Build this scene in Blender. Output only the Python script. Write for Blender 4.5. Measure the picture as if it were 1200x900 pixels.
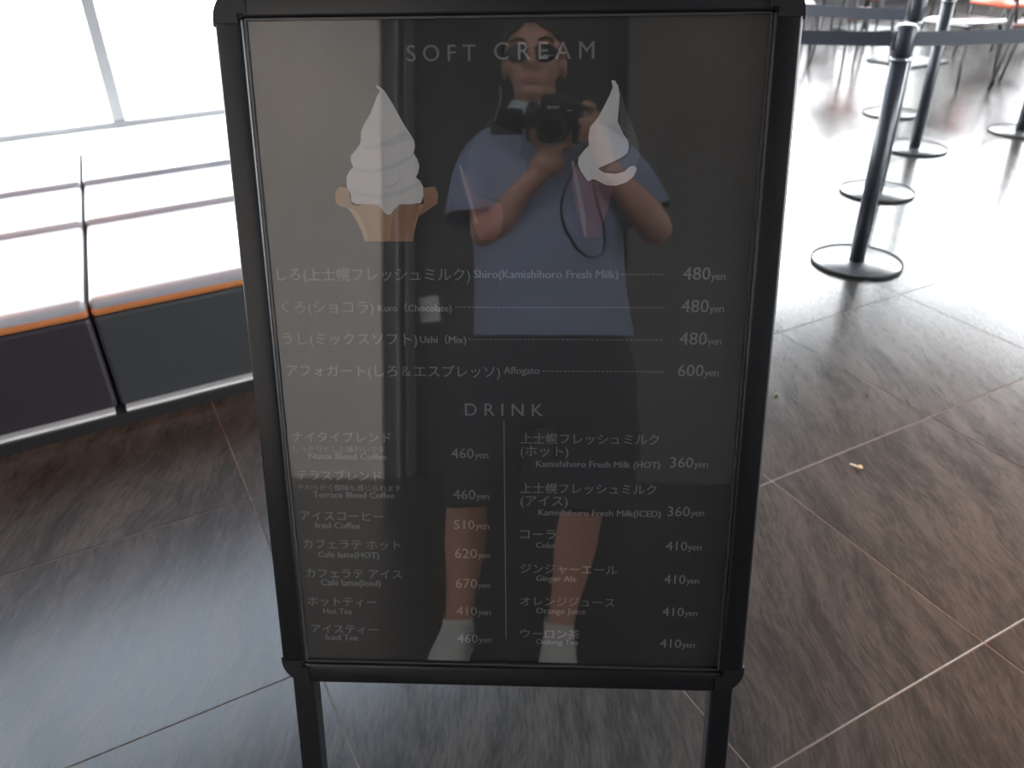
import bpy, bmesh, math, random
from mathutils import Vector, Matrix
random.seed(7)
sc = bpy.context.scene
COL = sc.collection
for o in list(bpy.data.objects):
    bpy.data.objects.remove(o)

TEXTS = [
 ('heading_text', 'SOFT', -0.1605, 1.2274, 0.0765, 0, 1.55),
 ('heading_text', 'CREAM', -0.0631, 1.2282, 0.1106, 0, 1.55),
 ('item_text', 'しろ(上士幌フレッシュミルク)', -0.3308, 0.9815, 0.2356, 0, 1),
 ('item_text', 'Shiro(Kamishihoro Fresh Milk)', -0.091, 0.9839, 0.1727, 1, 1),
 ('price_text', '480', 0.1585, 0.9821, 0.0322, 0, 1),
 ('price_text', 'yen', 0.1916, 0.9822, 0.017, 0, 0.9),
 ('item_text', 'くろ(ショコラ)', -0.3293, 0.9412, 0.1146, 0, 1),
 ('item_text', 'Kuro（Chocolate)', -0.2094, 0.9427, 0.0903, 1, 1),
 ('price_text', '480', 0.1586, 0.9428, 0.0326, 0, 1),
 ('price_text', 'yen', 0.1922, 0.9429, 0.0173, 0, 0.9),
 ('item_text', 'うし(ミックスソフト)', -0.3309, 0.9011, 0.1682, 0, 1),
 ('item_text', 'Ushi（Mix)', -0.1594, 0.903, 0.0572, 1, 1),
 ('price_text', '480', 0.1588, 0.9025, 0.033, 0, 1),
 ('price_text', 'yen', 0.1928, 0.9027, 0.0164, 0, 0.9),
 ('item_text', 'アフォガート(しろ＆エスプレッソ)', -0.3303, 0.86, 0.2698, 0, 1),
 ('item_text', 'Affogato', -0.0562, 0.8641, 0.0446, 1, 1),
 ('price_text', '600', 0.1589, 0.8623, 0.0313, 0, 1),
 ('price_text', 'yen', 0.1912, 0.8625, 0.0177, 0, 0.9),
 ('heading_text', 'DRINK', -0.1056, 0.8084, 0.0985, 0, 1.6),
 ('item_text', 'ナイタイブレンド', -0.3306, 0.7711, 0.1282, 0, 1),
 ('item_text', 'しっかりとした味わいです', -0.3307, 0.7568, 0.1198, 0, 1),
 ('item_text', 'Naitai Blend Coffee', -0.3114, 0.7463, 0.1021, 1, 1),
 ('price_text', '460', -0.1247, 0.7498, 0.0288, 0, 1),
 ('price_text', 'yen', -0.0948, 0.7501, 0.0177, 0, 0.9),
 ('item_text', 'テラスブレンド', -0.3297, 0.717, 0.1121, 0, 1),
 ('item_text', 'やわらかく酸味も感じられます', -0.3299, 0.7023, 0.1375, 0, 1),
 ('item_text', 'Terrace Blend Coffee', -0.3102, 0.6914, 0.1082, 1, 1),
 ('price_text', '460', -0.1241, 0.6918, 0.0292, 0, 1),
 ('price_text', 'yen', -0.0938, 0.6922, 0.0168, 0, 0.9),
 ('item_text', 'アイスコーヒー', -0.3302, 0.6586, 0.1117, 0, 1),
 ('item_text', 'Iced Coffee', -0.3104, 0.6463, 0.0601, 1, 1),
 ('price_text', '510', -0.1242, 0.6482, 0.0273, 0, 1),
 ('price_text', 'yen', -0.0958, 0.6487, 0.0182, 0, 0.9),
 ('item_text', 'カフェラテ ホット', -0.3291, 0.6165, 0.1315, 0, 1),
 ('item_text', 'Café latte(HOT)', -0.3104, 0.6026, 0.083, 1, 1),
 ('price_text', '620', -0.1243, 0.6049, 0.0299, 0, 1),
 ('price_text', 'yen', -0.0932, 0.6055, 0.0161, 0, 0.9),
 ('item_text', 'カフェラテ アイス', -0.3293, 0.5721, 0.1319, 0, 1),
 ('item_text', 'Café latte(Iced)', -0.3103, 0.5592, 0.0828, 1, 1),
 ('price_text', '670', -0.1244, 0.5592, 0.0292, 0, 1),
 ('price_text', 'yen', -0.0941, 0.5598, 0.0163, 0, 0.9),
 ('item_text', 'ホットティー', -0.3307, 0.5279, 0.0955, 0, 1),
 ('item_text', 'Hot Tea', -0.3101, 0.5148, 0.0396, 1, 1),
 ('price_text', '410', -0.1244, 0.5164, 0.0283, 0, 1),
 ('price_text', 'yen', -0.0949, 0.5171, 0.0177, 0, 0.9),
 ('item_text', 'アイスティー', -0.3294, 0.4841, 0.0942, 0, 1),
 ('item_text', 'Iced Tea', -0.3098, 0.4721, 0.0449, 1, 1),
 ('price_text', '460', -0.1244, 0.4726, 0.0287, 0, 1),
 ('price_text', 'yen', -0.0946, 0.4733, 0.0179, 0, 0.9),
 ('item_text', '上士幌フレッシュミルク', -0.0353, 0.772, 0.1754, 0, 1),
 ('item_text', '(ホット)', -0.0353, 0.7544, 0.0613, 0, 1),
 ('item_text', 'Kamishihoro Fresh Milk (HOT)', -0.0156, 0.7392, 0.1583, 1, 1),
 ('price_text', '360', 0.1558, 0.7403, 0.0292, 0, 1),
 ('price_text', 'yen', 0.1861, 0.7407, 0.0173, 0, 0.9),
 ('item_text', '上士幌フレッシュミルク', -0.0355, 0.7028, 0.1756, 0, 1),
 ('item_text', '(アイス)', -0.0356, 0.6845, 0.0614, 0, 1),
 ('item_text', 'Kamishihoro Fresh Milk(ICED)', -0.0121, 0.6701, 0.1592, 1, 1),
 ('price_text', '360', 0.156, 0.6715, 0.0287, 0, 1),
 ('price_text', 'yen', 0.1858, 0.672, 0.0176, 0, 0.9),
 ('item_text', 'コーラ', -0.0357, 0.6359, 0.0464, 0, 1),
 ('item_text', 'Coke', -0.0153, 0.6223, 0.025, 1, 1),
 ('price_text', '410', 0.1563, 0.6217, 0.028, 0, 1),
 ('price_text', 'yen', 0.1853, 0.6222, 0.0178, 0, 0.9),
 ('item_text', 'ジンジャーエール', -0.0359, 0.5846, 0.1293, 0, 1),
 ('item_text', 'Ginger Ale', -0.0152, 0.572, 0.054, 1, 1),
 ('price_text', '410', 0.1565, 0.5717, 0.0283, 0, 1),
 ('price_text', 'yen', 0.186, 0.5723, 0.017, 0, 0.9),
 ('item_text', 'オレンジジュース', -0.0361, 0.5345, 0.1276, 0, 1),
 ('item_text', 'Orange Juice', -0.0151, 0.5216, 0.0676, 1, 1),
 ('price_text', '410', 0.1567, 0.5216, 0.0287, 0, 1),
 ('price_text', 'yen', 0.1865, 0.5223, 0.0172, 0, 0.9),
 ('item_text', 'ウーロン茶', -0.0363, 0.4831, 0.0813, 0, 1),
 ('item_text', 'Oolong Tea', -0.015, 0.4726, 0.0579, 1, 1),
 ('price_text', '410', 0.1556, 0.4715, 0.0291, 0, 1),
 ('price_text', 'yen', 0.1859, 0.4722, 0.0174, 0, 0.9),
]
DASHES = [(0.0855, 0.135, 0.9882), (-0.1147, 0.1359, 0.9477), (-0.099, 0.1378, 0.9077), (-0.0074, 0.1409, 0.8672)]
VLINE = (-0.0563, 0.802, 0.4798)
PICS = {
 'swirl_white': [(-0.1964, 1.2029), (-0.1929, 1.2011), (-0.1881, 1.1973), (-0.1844, 1.1915), (-0.1787, 1.1819), (-0.1731, 1.1712), (-0.1668, 1.1597), (-0.1608, 1.1505), (-0.1565, 1.1429), (-0.1557, 1.1363), (-0.1579, 1.1286), (-0.1539, 1.123), (-0.1515, 1.1152), (-0.153, 1.1074), (-0.156, 1.1018), (-0.151, 1.0973), (-0.1478, 1.0905), (-0.1482, 1.0803), (-0.1514, 1.0724), (-0.1643, 1.0712), (-0.1761, 1.0713), (-0.183, 1.0656), (-0.1873, 1.0598), (-0.1914, 1.0587), (-0.196, 1.0621), (-0.2003, 1.0691), (-0.2092, 1.0714), (-0.2281, 1.0714), (-0.2338, 1.0749), (-0.234, 1.0829), (-0.2381, 1.092), (-0.2373, 1.1033), (-0.2331, 1.11), (-0.2289, 1.1134), (-0.2313, 1.1201), (-0.2309, 1.1256), (-0.2253, 1.1323), (-0.2203, 1.1378), (-0.2181, 1.1432), (-0.2176, 1.152), (-0.213, 1.1617), (-0.206, 1.1714), (-0.2008, 1.1821), (-0.1964, 1.1916), (-0.1932, 1.1965), (-0.1965, 1.2012)],
 'cone': [(-0.234, 1.0714), (-0.2271, 1.0691), (-0.2186, 1.0714), (-0.2092, 1.0714), (-0.201, 1.0702), (-0.1956, 1.061), (-0.1905, 1.0582), (-0.1848, 1.0621), (-0.1798, 1.069), (-0.1749, 1.0713), (-0.162, 1.0712), (-0.1514, 1.0712), (-0.1479, 1.0712), (-0.153, 1.062), (-0.1578, 1.0482), (-0.161, 1.0388), (-0.1627, 1.0278), (-0.2201, 1.0279), (-0.2241, 1.0413), (-0.2293, 1.0529), (-0.2347, 1.0622), (-0.2391, 1.0669), (-0.2484, 1.0692), (-0.2528, 1.0749), (-0.252, 1.0852), (-0.2468, 1.0916), (-0.2363, 1.0902), (-0.2358, 1.0806)],
 'cone_r': [(-0.1479, 1.0712), (-0.1482, 1.0803), (-0.1471, 1.0899), (-0.1342, 1.0912), (-0.1306, 1.0825), (-0.1319, 1.0712), (-0.1386, 1.0677), (-0.1483, 1.0609), (-0.1536, 1.0574), (-0.1514, 1.0712)],
 'cone_light': [(-0.2391, 1.0669), (-0.2309, 1.0657), (-0.2243, 1.0576), (-0.2192, 1.0436), (-0.2165, 1.0279), (-0.2201, 1.0279), (-0.2241, 1.0413), (-0.2293, 1.0529), (-0.2347, 1.0622)],
 'cone_dark': [(-0.1836, 1.0639), (-0.175, 1.0708), (-0.1531, 1.0708), (-0.1592, 1.0528), (-0.1639, 1.0278), (-0.1902, 1.0278), (-0.1882, 1.0436)],
 'fold1': [(-0.1939, 1.0912), (-0.1844, 1.0929), (-0.1736, 1.0997), (-0.1729, 1.0985), (-0.1834, 1.0914), (-0.1928, 1.0896)],
 'fold2': [(-0.2169, 1.1377), (-0.203, 1.1376), (-0.1841, 1.1452), (-0.1675, 1.1538), (-0.1587, 1.1451), (-0.1798, 1.1375), (-0.2009, 1.1332), (-0.2159, 1.134)],
 'fold3': [(-0.2277, 1.1134), (-0.2069, 1.1099), (-0.1832, 1.1165), (-0.1572, 1.1286), (-0.1555, 1.1252), (-0.1812, 1.1116), (-0.2072, 1.1054), (-0.228, 1.1089)],
 'fold4': [(-0.2352, 1.0897), (-0.2201, 1.0851), (-0.1991, 1.0828), (-0.1706, 1.0895), (-0.1515, 1.0984), (-0.1493, 1.0939), (-0.1708, 1.0838), (-0.1994, 1.0771), (-0.2228, 1.0806), (-0.2348, 1.084)],
 'mix_white': [(0.0674, 1.2055), (0.0711, 1.2054), (0.0751, 1.1998), (0.0771, 1.1904), (0.0767, 1.1778), (0.0758, 1.1629), (0.0772, 1.1543), (0.083, 1.1479), (0.0882, 1.1413), (0.0894, 1.1338), (0.0878, 1.1272), (0.0816, 1.1229), (0.0705, 1.1175), (0.057, 1.112), (0.0552, 1.1105), (0.0617, 1.106), (0.0754, 1.1046), (0.0856, 1.1075), (0.091, 1.113), (0.0967, 1.114), (0.0993, 1.1096), (0.096, 1.1019), (0.0883, 1.0953), (0.0758, 1.0913), (0.0644, 1.092), (0.0539, 1.0976), (0.0493, 1.0988), (0.0437, 1.0966), (0.0401, 1.101), (0.0354, 1.1077), (0.0319, 1.1155), (0.0324, 1.1232), (0.0384, 1.1308), (0.044, 1.1362), (0.0431, 1.146), (0.0451, 1.1567), (0.0534, 1.1663), (0.0598, 1.1779), (0.0661, 1.1905), (0.0691, 1.1988)],
 'mix_shade': [(0.0648, 1.1587), (0.0758, 1.1618), (0.083, 1.1479), (0.0887, 1.1392), (0.0878, 1.1272), (0.0816, 1.1229), (0.0704, 1.1186), (0.0711, 1.1349), (0.0662, 1.148)],
 'mix_cone': [(0.0261, 1.1199), (0.0331, 1.1088), (0.0414, 1.0977), (0.0505, 1.0976), (0.0644, 1.0913), (0.0725, 1.0886), (0.0691, 1.0706), (0.0632, 1.0524), (0.059, 1.034), (0.0427, 1.0317), (0.0378, 1.0432), (0.0304, 1.0685), (0.0254, 1.0933)],
 'mix_cone_l': [(0.0238, 1.1199), (0.0273, 1.1188), (0.0347, 1.0888), (0.0412, 1.0593), (0.0439, 1.0317), (0.0403, 1.034), (0.0357, 1.0593), (0.0296, 1.0888)],
 'mix_choc': [(0.0774, 1.1966), (0.0843, 1.1756), (0.094, 1.1542), (0.1002, 1.1391), (0.1019, 1.1239), (0.0989, 1.1151), (0.0921, 1.1152), (0.0855, 1.1097), (0.0753, 1.1075), (0.0628, 1.1087), (0.0705, 1.1153), (0.084, 1.1207), (0.0905, 1.1272), (0.0913, 1.1359), (0.0864, 1.1468), (0.0787, 1.1554), (0.0775, 1.1778)],
 'choc': [(-0.0576, 1.202), (-0.0547, 1.1957), (-0.056, 1.1831), (-0.0618, 1.166), (-0.063, 1.1607), (-0.054, 1.1552), (-0.0359, 1.1508), (-0.0314, 1.1377), (-0.036, 1.1268), (-0.0269, 1.1157), (-0.0292, 1.0979), (-0.0408, 1.0868), (-0.0641, 1.0778), (-0.0874, 1.0767), (-0.1013, 1.0824), (-0.1032, 1.0982), (-0.0936, 1.1138), (-0.0956, 1.1271), (-0.0861, 1.1446), (-0.0744, 1.1575), (-0.0652, 1.1703), (-0.0587, 1.1852), (-0.0585, 1.1978)],
 'choc_hi1': [(-0.0585, 1.202), (-0.0563, 1.201), (-0.0545, 1.1947), (-0.056, 1.1831), (-0.0602, 1.1703), (-0.0635, 1.1628), (-0.0648, 1.1628), (-0.0618, 1.1714), (-0.0578, 1.1831), (-0.057, 1.1936)],
 'choc_hi2': [(-0.098, 1.1249), (-0.0864, 1.1293), (-0.0831, 1.1226), (-0.0728, 1.1204), (-0.0542, 1.1357), (-0.0505, 1.14), (-0.052, 1.1335), (-0.0682, 1.1181), (-0.0798, 1.1116), (-0.0936, 1.1138)],
 'choc_cone': [(-0.1051, 1.1161), (-0.095, 1.1027), (-0.0874, 1.0801), (-0.0665, 1.0744), (-0.0572, 1.0709), (-0.0538, 1.0572), (-0.0576, 1.0387), (-0.0647, 1.0294), (-0.0825, 1.0294), (-0.0904, 1.048), (-0.0967, 1.0802)],
 'choc_cone_l': [(-0.1056, 1.1161), (-0.1033, 1.115), (-0.0942, 1.0892), (-0.0867, 1.0573), (-0.0845, 1.048), (-0.088, 1.0492), (-0.0967, 1.0802), (-0.1021, 1.0982)],
}
BH = [0.998465, -0.055271, -0.003485]
BN = [-0.052761, -0.968466, 0.243495]
BV = [0.016823, 0.242754, 0.969942]
BO = [0.03129, 0.65036, 0.0]
CAMR = [[0.99969806, 0.02457214, -0.0], [-0.01280264, 0.5208654, -0.85354281], [-0.02097337, 0.85328509, 0.52102272]]


# ------------------------------------------------------------------ camera
EYE = Vector((0, 0, 1.35))
CR = Matrix(CAMR)
cd = bpy.data.cameras.new('camera'); cam = bpy.data.objects.new('camera', cd); COL.objects.link(cam)
cam.matrix_world = Matrix.Translation(EYE) @ CR.to_4x4()
cd.sensor_width = 36; cd.lens = 944/1200*36; cd.clip_start = .005; cd.clip_end = 300
cd.dof.use_dof = True; cd.dof.focus_distance = .95; cd.dof.aperture_fstop = 6.0
sc.camera = cam
# ------------------------------------------------------------------ world: bright overcast sky
w = bpy.data.worlds.new('World'); sc.world = w; w.use_nodes = True
bg = w.node_tree.nodes['Background']; bg.inputs[0].default_value = (.94, .97, 1.0, 1); bg.inputs[1].default_value = 24.0
vs = sc.view_settings; vs.view_transform = 'Standard'; vs.look = 'None'; vs.gamma = 1; vs.exposure = -0.3
vs.use_curve_mapping = False
sc.cycles.max_bounces = 8; sc.cycles.diffuse_bounces = 4; sc.cycles.glossy_bounces = 4
sc.cycles.transparent_max_bounces = 12; sc.cycles.sample_clamp_indirect = 12; sc.cycles.use_denoising = True
sc.cycles.caustics_reflective = False; sc.cycles.caustics_refractive = False

GA = math.radians(27.3)                       # the room grid is turned against the view
GE = Vector((math.cos(GA), math.sin(GA), 0)); GM = Vector((-math.sin(GA), math.cos(GA), 0))
GRID = Matrix.Rotation(GA, 4, 'Z')            # local x = along the window bench, local y = towards the window
def g(e, m, z=0): return GE*e + GM*m + Vector((0, 0, z))

CEIL = 6.0
WIN = dict(m=4.36, e0=-4.2, e1=3.0)
def area(name, loc, rot, sx, sy, power, col, portal=False, spread=180):
    l = bpy.data.lights.new(name, 'AREA'); l.shape = 'RECTANGLE'; l.size = sx; l.size_y = sy
    l.energy = power; l.color = col; l.spread = math.radians(spread)
    if portal: l.cycles.is_portal = True
    o = bpy.data.objects.new(name, l); COL.objects.link(o); o.location = loc; o.rotation_euler = rot; return o
def toward(d): return Vector(d).to_track_quat('-Z', 'Y').to_euler()
# portals fill the glazing and only guide sampling of the sky
area('sky_portal', g(-.6, 4.50, .96), toward(-GM), 7.2, 1.02, 1, (1, 1, 1), True)
area('sky_portal', g(-.6, 4.50, 3.35), toward(-GM), 7.2, 1.8, 1, (1, 1, 1), True)
area('sky_portal', g(3.16, 6.25, 3.0), toward(GE), 3.4, 5.8, 1, (1, 1, 1), True)
area('sky_portal', g(7.3, 8.1, 2.4), toward(-GM), 8.2, 3.9, 1, (1, 1, 1), True)
area('sky_portal', g(11.6, 4.6, 2.4), toward(-GE), 6.6, 3.9, 1, (1, 1, 1), True)
# warm ceiling lamps of the shop behind the camera, plus two added fill spots
def lamp(loc, power, col=(1, .62, .34), r=.12, aim=(0, 0, -1), ang=110):
    l = bpy.data.lights.new('ceiling_or_fill_spot', 'SPOT'); l.energy = power; l.color = col; l.shadow_soft_size = r
    l.spot_size = math.radians(ang); l.spot_blend = .8
    o = bpy.data.objects.new('ceiling_or_fill_spot', l); COL.objects.link(o); o.location = loc; o.rotation_euler = toward(aim)
lamp((2.05, 1.05, 4.2), 1600, (1, .46, .17), ang=48)
lamp((-1.9, 1.9, 4.2), 380, (1, .40, .13), aim=(.08, .02, -1), ang=42)
lamp((-1.2, 2.6, 4.6), 900, (.92, .95, 1), aim=(1.15, -2.85, -3.2), ang=42)     # added cool fill spot, brightens the mirrored person
lamp((-1.8, -.6, 4.0), 420, (1, .86, .70), aim=(-.15, -2.4, -2.6), ang=58)     # added fill spot, lifts the back wall for its mirror image
lamp((.9, -1.6, 3.6), 150, aim=(-.1, -1, -1.2), ang=60)

# ------------------------------------------------------------------ materials
def newmat(name):
    m = bpy.data.materials.new(name); m.use_nodes = True; nt = m.node_tree
    return m, nt, nt.nodes['Principled BSDF']
def mat(name, col, rough=.5, metal=0, noise=.0, scale=20, bump=0, coat=0, coat_r=.1, spec=None, ior=None, sheen=0):
    m, nt, b = newmat(name)
    b.inputs['Base Color'].default_value = (*col, 1); b.inputs['Roughness'].default_value = rough
    b.inputs['Metallic'].default_value = metal
    b.inputs['Coat Weight'].default_value = coat; b.inputs['Coat Roughness'].default_value = coat_r
    b.inputs['Sheen Weight'].default_value = sheen
    if spec is not None: b.inputs['Specular IOR Level'].default_value = spec
    if ior: b.inputs['IOR'].default_value = ior
    if noise or bump:
        tc = nt.nodes.new('ShaderNodeTexCoord'); n = nt.nodes.new('ShaderNodeTexNoise')
        n.inputs['Scale'].default_value = scale; n.inputs['Detail'].default_value = 5
        nt.links.new(tc.outputs['Object'], n.inputs['Vector'])
        if noise:
            mx = nt.nodes.new('ShaderNodeMixRGB')
            mx.inputs[1].default_value = (*[c*(1-noise) for c in col], 1); mx.inputs[2].default_value = (*[min(1, c*(1+noise)) for c in col], 1)
            nt.links.new(n.outputs['Fac'], mx.inputs[0]); nt.links.new(mx.outputs[0], b.inputs['Base Color'])
        if bump:
            bp = nt.nodes.new('ShaderNodeBump'); bp.inputs['Strength'].default_value = bump; bp.inputs['Distance'].default_value = .01
            nt.links.new(n.outputs['Fac'], bp.inputs['Height']); nt.links.new(bp.outputs[0], b.inputs['Normal'])
    return m

def slate():
    m, nt, b = newmat('slate_tile'); N = nt.nodes.new; L = nt.links.new
    geo = N('ShaderNodeNewGeometry'); oi = N('ShaderNodeObjectInfo')
    off = N('ShaderNodeVectorMath'); off.operation = 'SCALE'; off.inputs[3].default_value = 9.0
    cmb = N('ShaderNodeCombineXYZ'); L(oi.outputs['Random'], cmb.inputs[0]); L(oi.outputs['Random'], cmb.inputs[1]); L(cmb.outputs[0], off.inputs[0])
    add = N('ShaderNodeVectorMath'); L(geo.outputs['Position'], add.inputs[0]); L(off.outputs[0], add.inputs[1])
    warp = N('ShaderNodeTexNoise'); warp.inputs['Scale'].default_value = 1.6; warp.inputs['Detail'].default_value = 2; L(add.outputs[0], warp.inputs['Vector'])
    ws = N('ShaderNodeVectorMath'); ws.operation = 'MULTIPLY_ADD'; ws.inputs[1].default_value = (.16, .16, 0); L(warp.outputs['Color'], ws.inputs[0]); L(add.outputs[0], ws.inputs[2])
    mp = N('ShaderNodeMapping'); mp.inputs['Rotation'].default_value = (0, 0, math.radians(-8)); mp.inputs['Scale'].default_value = (10, 1.6, 1); L(ws.outputs[0], mp.inputs[0])
    n1 = N('ShaderNodeTexNoise'); n1.inputs['Scale'].default_value = 1.6; n1.inputs['Detail'].default_value = 9; n1.inputs['Roughness'].default_value = .62; L(mp.outputs[0], n1.inputs['Vector'])
    mp2 = N('ShaderNodeMapping'); mp2.inputs['Rotation'].default_value = (0, 0, math.radians(-14)); mp2.inputs['Scale'].default_value = (75, 9, 1); L(ws.outputs[0], mp2.inputs[0])
    n2 = N('ShaderNodeTexNoise'); n2.inputs['Scale'].default_value = 2.2; n2.inputs['Detail'].default_value = 6; n2.inputs['Roughness'].default_value = .7; L(mp2.outputs[0], n2.inputs['Vector'])
    mix = N('ShaderNodeMath'); mix.operation = 'MULTIPLY_ADD'; mix.inputs[1].default_value = .55; L(n2.outputs['Fac'], mix.inputs[0])
    h = N('ShaderNodeMath'); h.operation = 'MULTIPLY'; h.inputs[1].default_value = .6; L(n1.outputs['Fac'], h.inputs[0]); L(h.outputs[0], mix.inputs[2])
    cr = N('ShaderNodeValToRGB'); L(mix.outputs[0], cr.inputs[0])
    e = cr.color_ramp.elements; e[0].position = .47; e[0].color = (.026, .024, .0235, 1); e[1].position = .70; e[1].color = (.062, .055, .050, 1)
    k = e.new(.56); k.color = (.037, .0345, .033, 1)
    L(cr.outputs[0], b.inputs['Base Color']); b.inputs['Specular IOR Level'].default_value = .38
    rr = N('ShaderNodeMapRange'); rr.inputs['From Min'].default_value = .3; rr.inputs['From Max'].default_value = .8; rr.inputs['To Min'].default_value = .17; rr.inputs['To Max'].default_value = .26
    L(mix.outputs[0], rr.inputs[0]); L(rr.outputs[0], b.inputs['Roughness'])
    bp = N('ShaderNodeBump'); bp.inputs['Strength'].default_value = .12; bp.inputs['Distance'].default_value = .0015
    L(mix.outputs[0], bp.inputs['Height']); L(bp.outputs[0], b.inputs['Normal'])
    return m
def clear(name, fac_lo, fac_hi, rough, wave=0, tint=(1, 1, 1)):
    """thin clear sheet: see-through with a Fresnel gloss on top"""
    m = bpy.data.materials.new(name); m.use_nodes = True; nt = m.node_tree; nt.nodes.clear(); N = nt.nodes.new; L = nt.links.new
    out = N('ShaderNodeOutputMaterial'); mx = N('ShaderNodeMixShader'); t = N('ShaderNodeBsdfTransparent'); gl = N('ShaderNodeBsdfGlossy')
    t.inputs[0].default_value = (*tint, 1); gl.inputs['Roughness'].default_value = rough
    lw = N('ShaderNodeLayerWeight'); lw.inputs[0].default_value = .5
    fr = N('ShaderNodeMath'); fr.operation = 'POWER'; fr.inputs[1].default_value = 5; L(lw.outputs['Facing'], fr.inputs[0])      # Schlick
    mr = N('ShaderNodeMapRange'); mr.inputs['To Min'].default_value = fac_lo; mr.inputs['To Max'].default_value = fac_hi
    L(fr.outputs[0], mr.inputs[0]); L(mr.outputs[0], mx.inputs[0]); L(t.outputs[0], mx.inputs[1]); L(gl.outputs[0], mx.inputs[2]); L(mx.outputs[0], out.inputs[0])
    if wave:
        tc = N('ShaderNodeTexCoord'); n = N('ShaderNodeTexNoise'); n.inputs['Scale'].default_value = 4.5; n.inputs['Detail'].default_value = 1
        L(tc.outputs['Object'], n.inputs['Vector']); bp = N('ShaderNodeBump'); bp.inputs['Strength'].default_value = wave; bp.inputs['Distance'].default_value = .01
        L(n.outputs['Fac'], bp.inputs['Height']); L(bp.outputs[0], gl.inputs['Normal'])
    return m

M = dict(
 slate=slate(), grout=mat('grout', (.20, .17, .145), .9, noise=.15, scale=60),
 frame=mat('black_anodised_frame', (.0035, .004, .0055), .34, noise=.1, scale=40), corner=mat('black_plastic_corner', (.0035, .004, .0055), .45),
 lip=mat('frame_inner_lip', (.09, .09, .092), .35, metal=.6),
 poster=mat('poster_print_black', (.008, .008, .0078), .6), ink=mat('poster_print_grey', (.155, .155, .158), .7),
 back=mat('backing_board', (.03, .03, .03), .7),
 cover=clear('clear_cover_sheet', .050, 1, .010, .015),
 glass=clear('window_glass', .04, 1, .0), tinted=clear('tinted_glass', .04, 1, .0, 0, (.58, .63, .68)),
 ice=mat('print_milk_white', (.46, .455, .45), .7, noise=.03, scale=30), ice2=mat('print_milk_shade', (.40, .40, .41), .7), ice3=mat('print_milk_fold', (.36, .355, .36), .7),
 cone=mat('print_wafer', (.27, .16, .085), .7, noise=.12, scale=60), coned=mat('print_wafer_shade', (.20, .105, .06), .7, noise=.12, scale=60), conel=mat('print_wafer_light', (.36, .25, .15), .7),
 choc=mat('print_chocolate', (.028, .027, .028), .7), choch=mat('print_chocolate_light', (.06, .065, .07), .7), mixc=mat('print_pink_wafer', (.085, .04, .04), .7), mixl=mat('print_pink_wafer_light', (.15, .11, .105), .7),
 chocc=mat('print_mix_chocolate', (.055, .06, .058), .7),
 leather_a=mat('plum_black_leather', (.020, .016, .022), .5, noise=.1, scale=300, bump=.05),
 leather_b=mat('charcoal_leather', (.030, .033, .036), .5, noise=.1, scale=300, bump=.05),
 seat=mat('seat_leather', (.30, .30, .33), .38, noise=.05, scale=200, bump=.04, coat=.5, coat_r=.3),
 tan=mat('warm_lit_leather_edge', (.42, .15, .05), .45), plinth=mat('black_plinth', (.012, .013, .015), .5), doortrim=mat('grey_metal_trim', (.22, .22, .23), .45, metal=.3), steel=mat('brushed_steel', (.85, .85, .86), .4, metal=.2),  # edge leather: the warm rim highlight is put into its tan colour
 alu=mat('window_aluminium', (.33, .34, .35), .45, metal=.3), sill=mat('white_sill', (.75, .75, .76), .35),
 wall=mat('beige_wall', (.80, .73, .67), .8, noise=.05, scale=3), wallg=mat('grey_wall', (.5, .5, .49), .8, noise=.04, scale=3), walld=mat('dark_brown_wall', (.080, .077, .071), .6, noise=.2, scale=2),
 dark=mat('black_panel', (.010, .010, .013), .5), ceil=mat('ceiling_paint', (.10, .095, .09), .9), paper=mat('white_paper', (.75, .72, .68), .8),
 terrace=mat('terrace_paving', (.5, .5, .5), .9),
 post=mat('charcoal_post', (.035, .04, .05), .38, metal=.2), belt=mat('grey_webbing', (.055, .065, .085), .7, noise=.15, scale=200), base=mat('satin_base_cover', (.30, .31, .32), .3, metal=.9), rubber=mat('black_rubber', (.01, .01, .01), .7), cap=mat('post_cap', (.25, .26, .28), .3, metal=.8),
 chairleg=mat('black_steel_leg', (.012, .012, .014), .4), wood=mat('brown_stained_wood', (.10, .045, .035), .35, noise=.3, scale=12), red=mat('orange_red_seat', (.55, .10, .04), .45), dkseat=mat('dark_seat', (.035, .03, .035), .3, coat=1, coat_r=.15), table=mat('dark_table_top', (.03, .028, .035), .3),
 skin=mat('skin', (.42, .21, .14), .5, noise=.06, scale=25), hair=mat('black_hair', (.012, .01, .009), .5, noise=.3, scale=150, bump=.3), lips=mat('lips', (.33, .12, .10), .5),
 shirt=mat('blue_grey_pique', (.19, .215, .31), .85, noise=.08, scale=18, bump=.5), collar=mat('grey_collar', (.28, .33, .33), .85), shorts=mat('dark_shorts', (.018, .018, .026), .85, bump=.3, scale=15),
 shoe=mat('white_trainer', (.45, .43, .40), .6, noise=.1, scale=30), sole=mat('white_sole', (.7, .7, .7), .6), blue=mat('blue_stripe', (.10, .14, .40), .5), lens=mat('sunglass_lens', (.01, .01, .015), .08), cambody=mat('camera_black', (.012, .012, .013), .45, noise=.2, scale=300), camscr=mat('camera_screen', (.012, .014, .016), .12), camglass=mat('lens_glass', (.01, .01, .02), .05), silver=mat('silver_mark', (.7, .7, .7), .3, metal=.5), strap=mat('black_strap', (.01, .01, .013), .8),
 crumb=mat('dry_crumb', (.62, .55, .42), .8), leaf=mat('green_scrap', (.10, .16, .04), .7),
)

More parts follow.
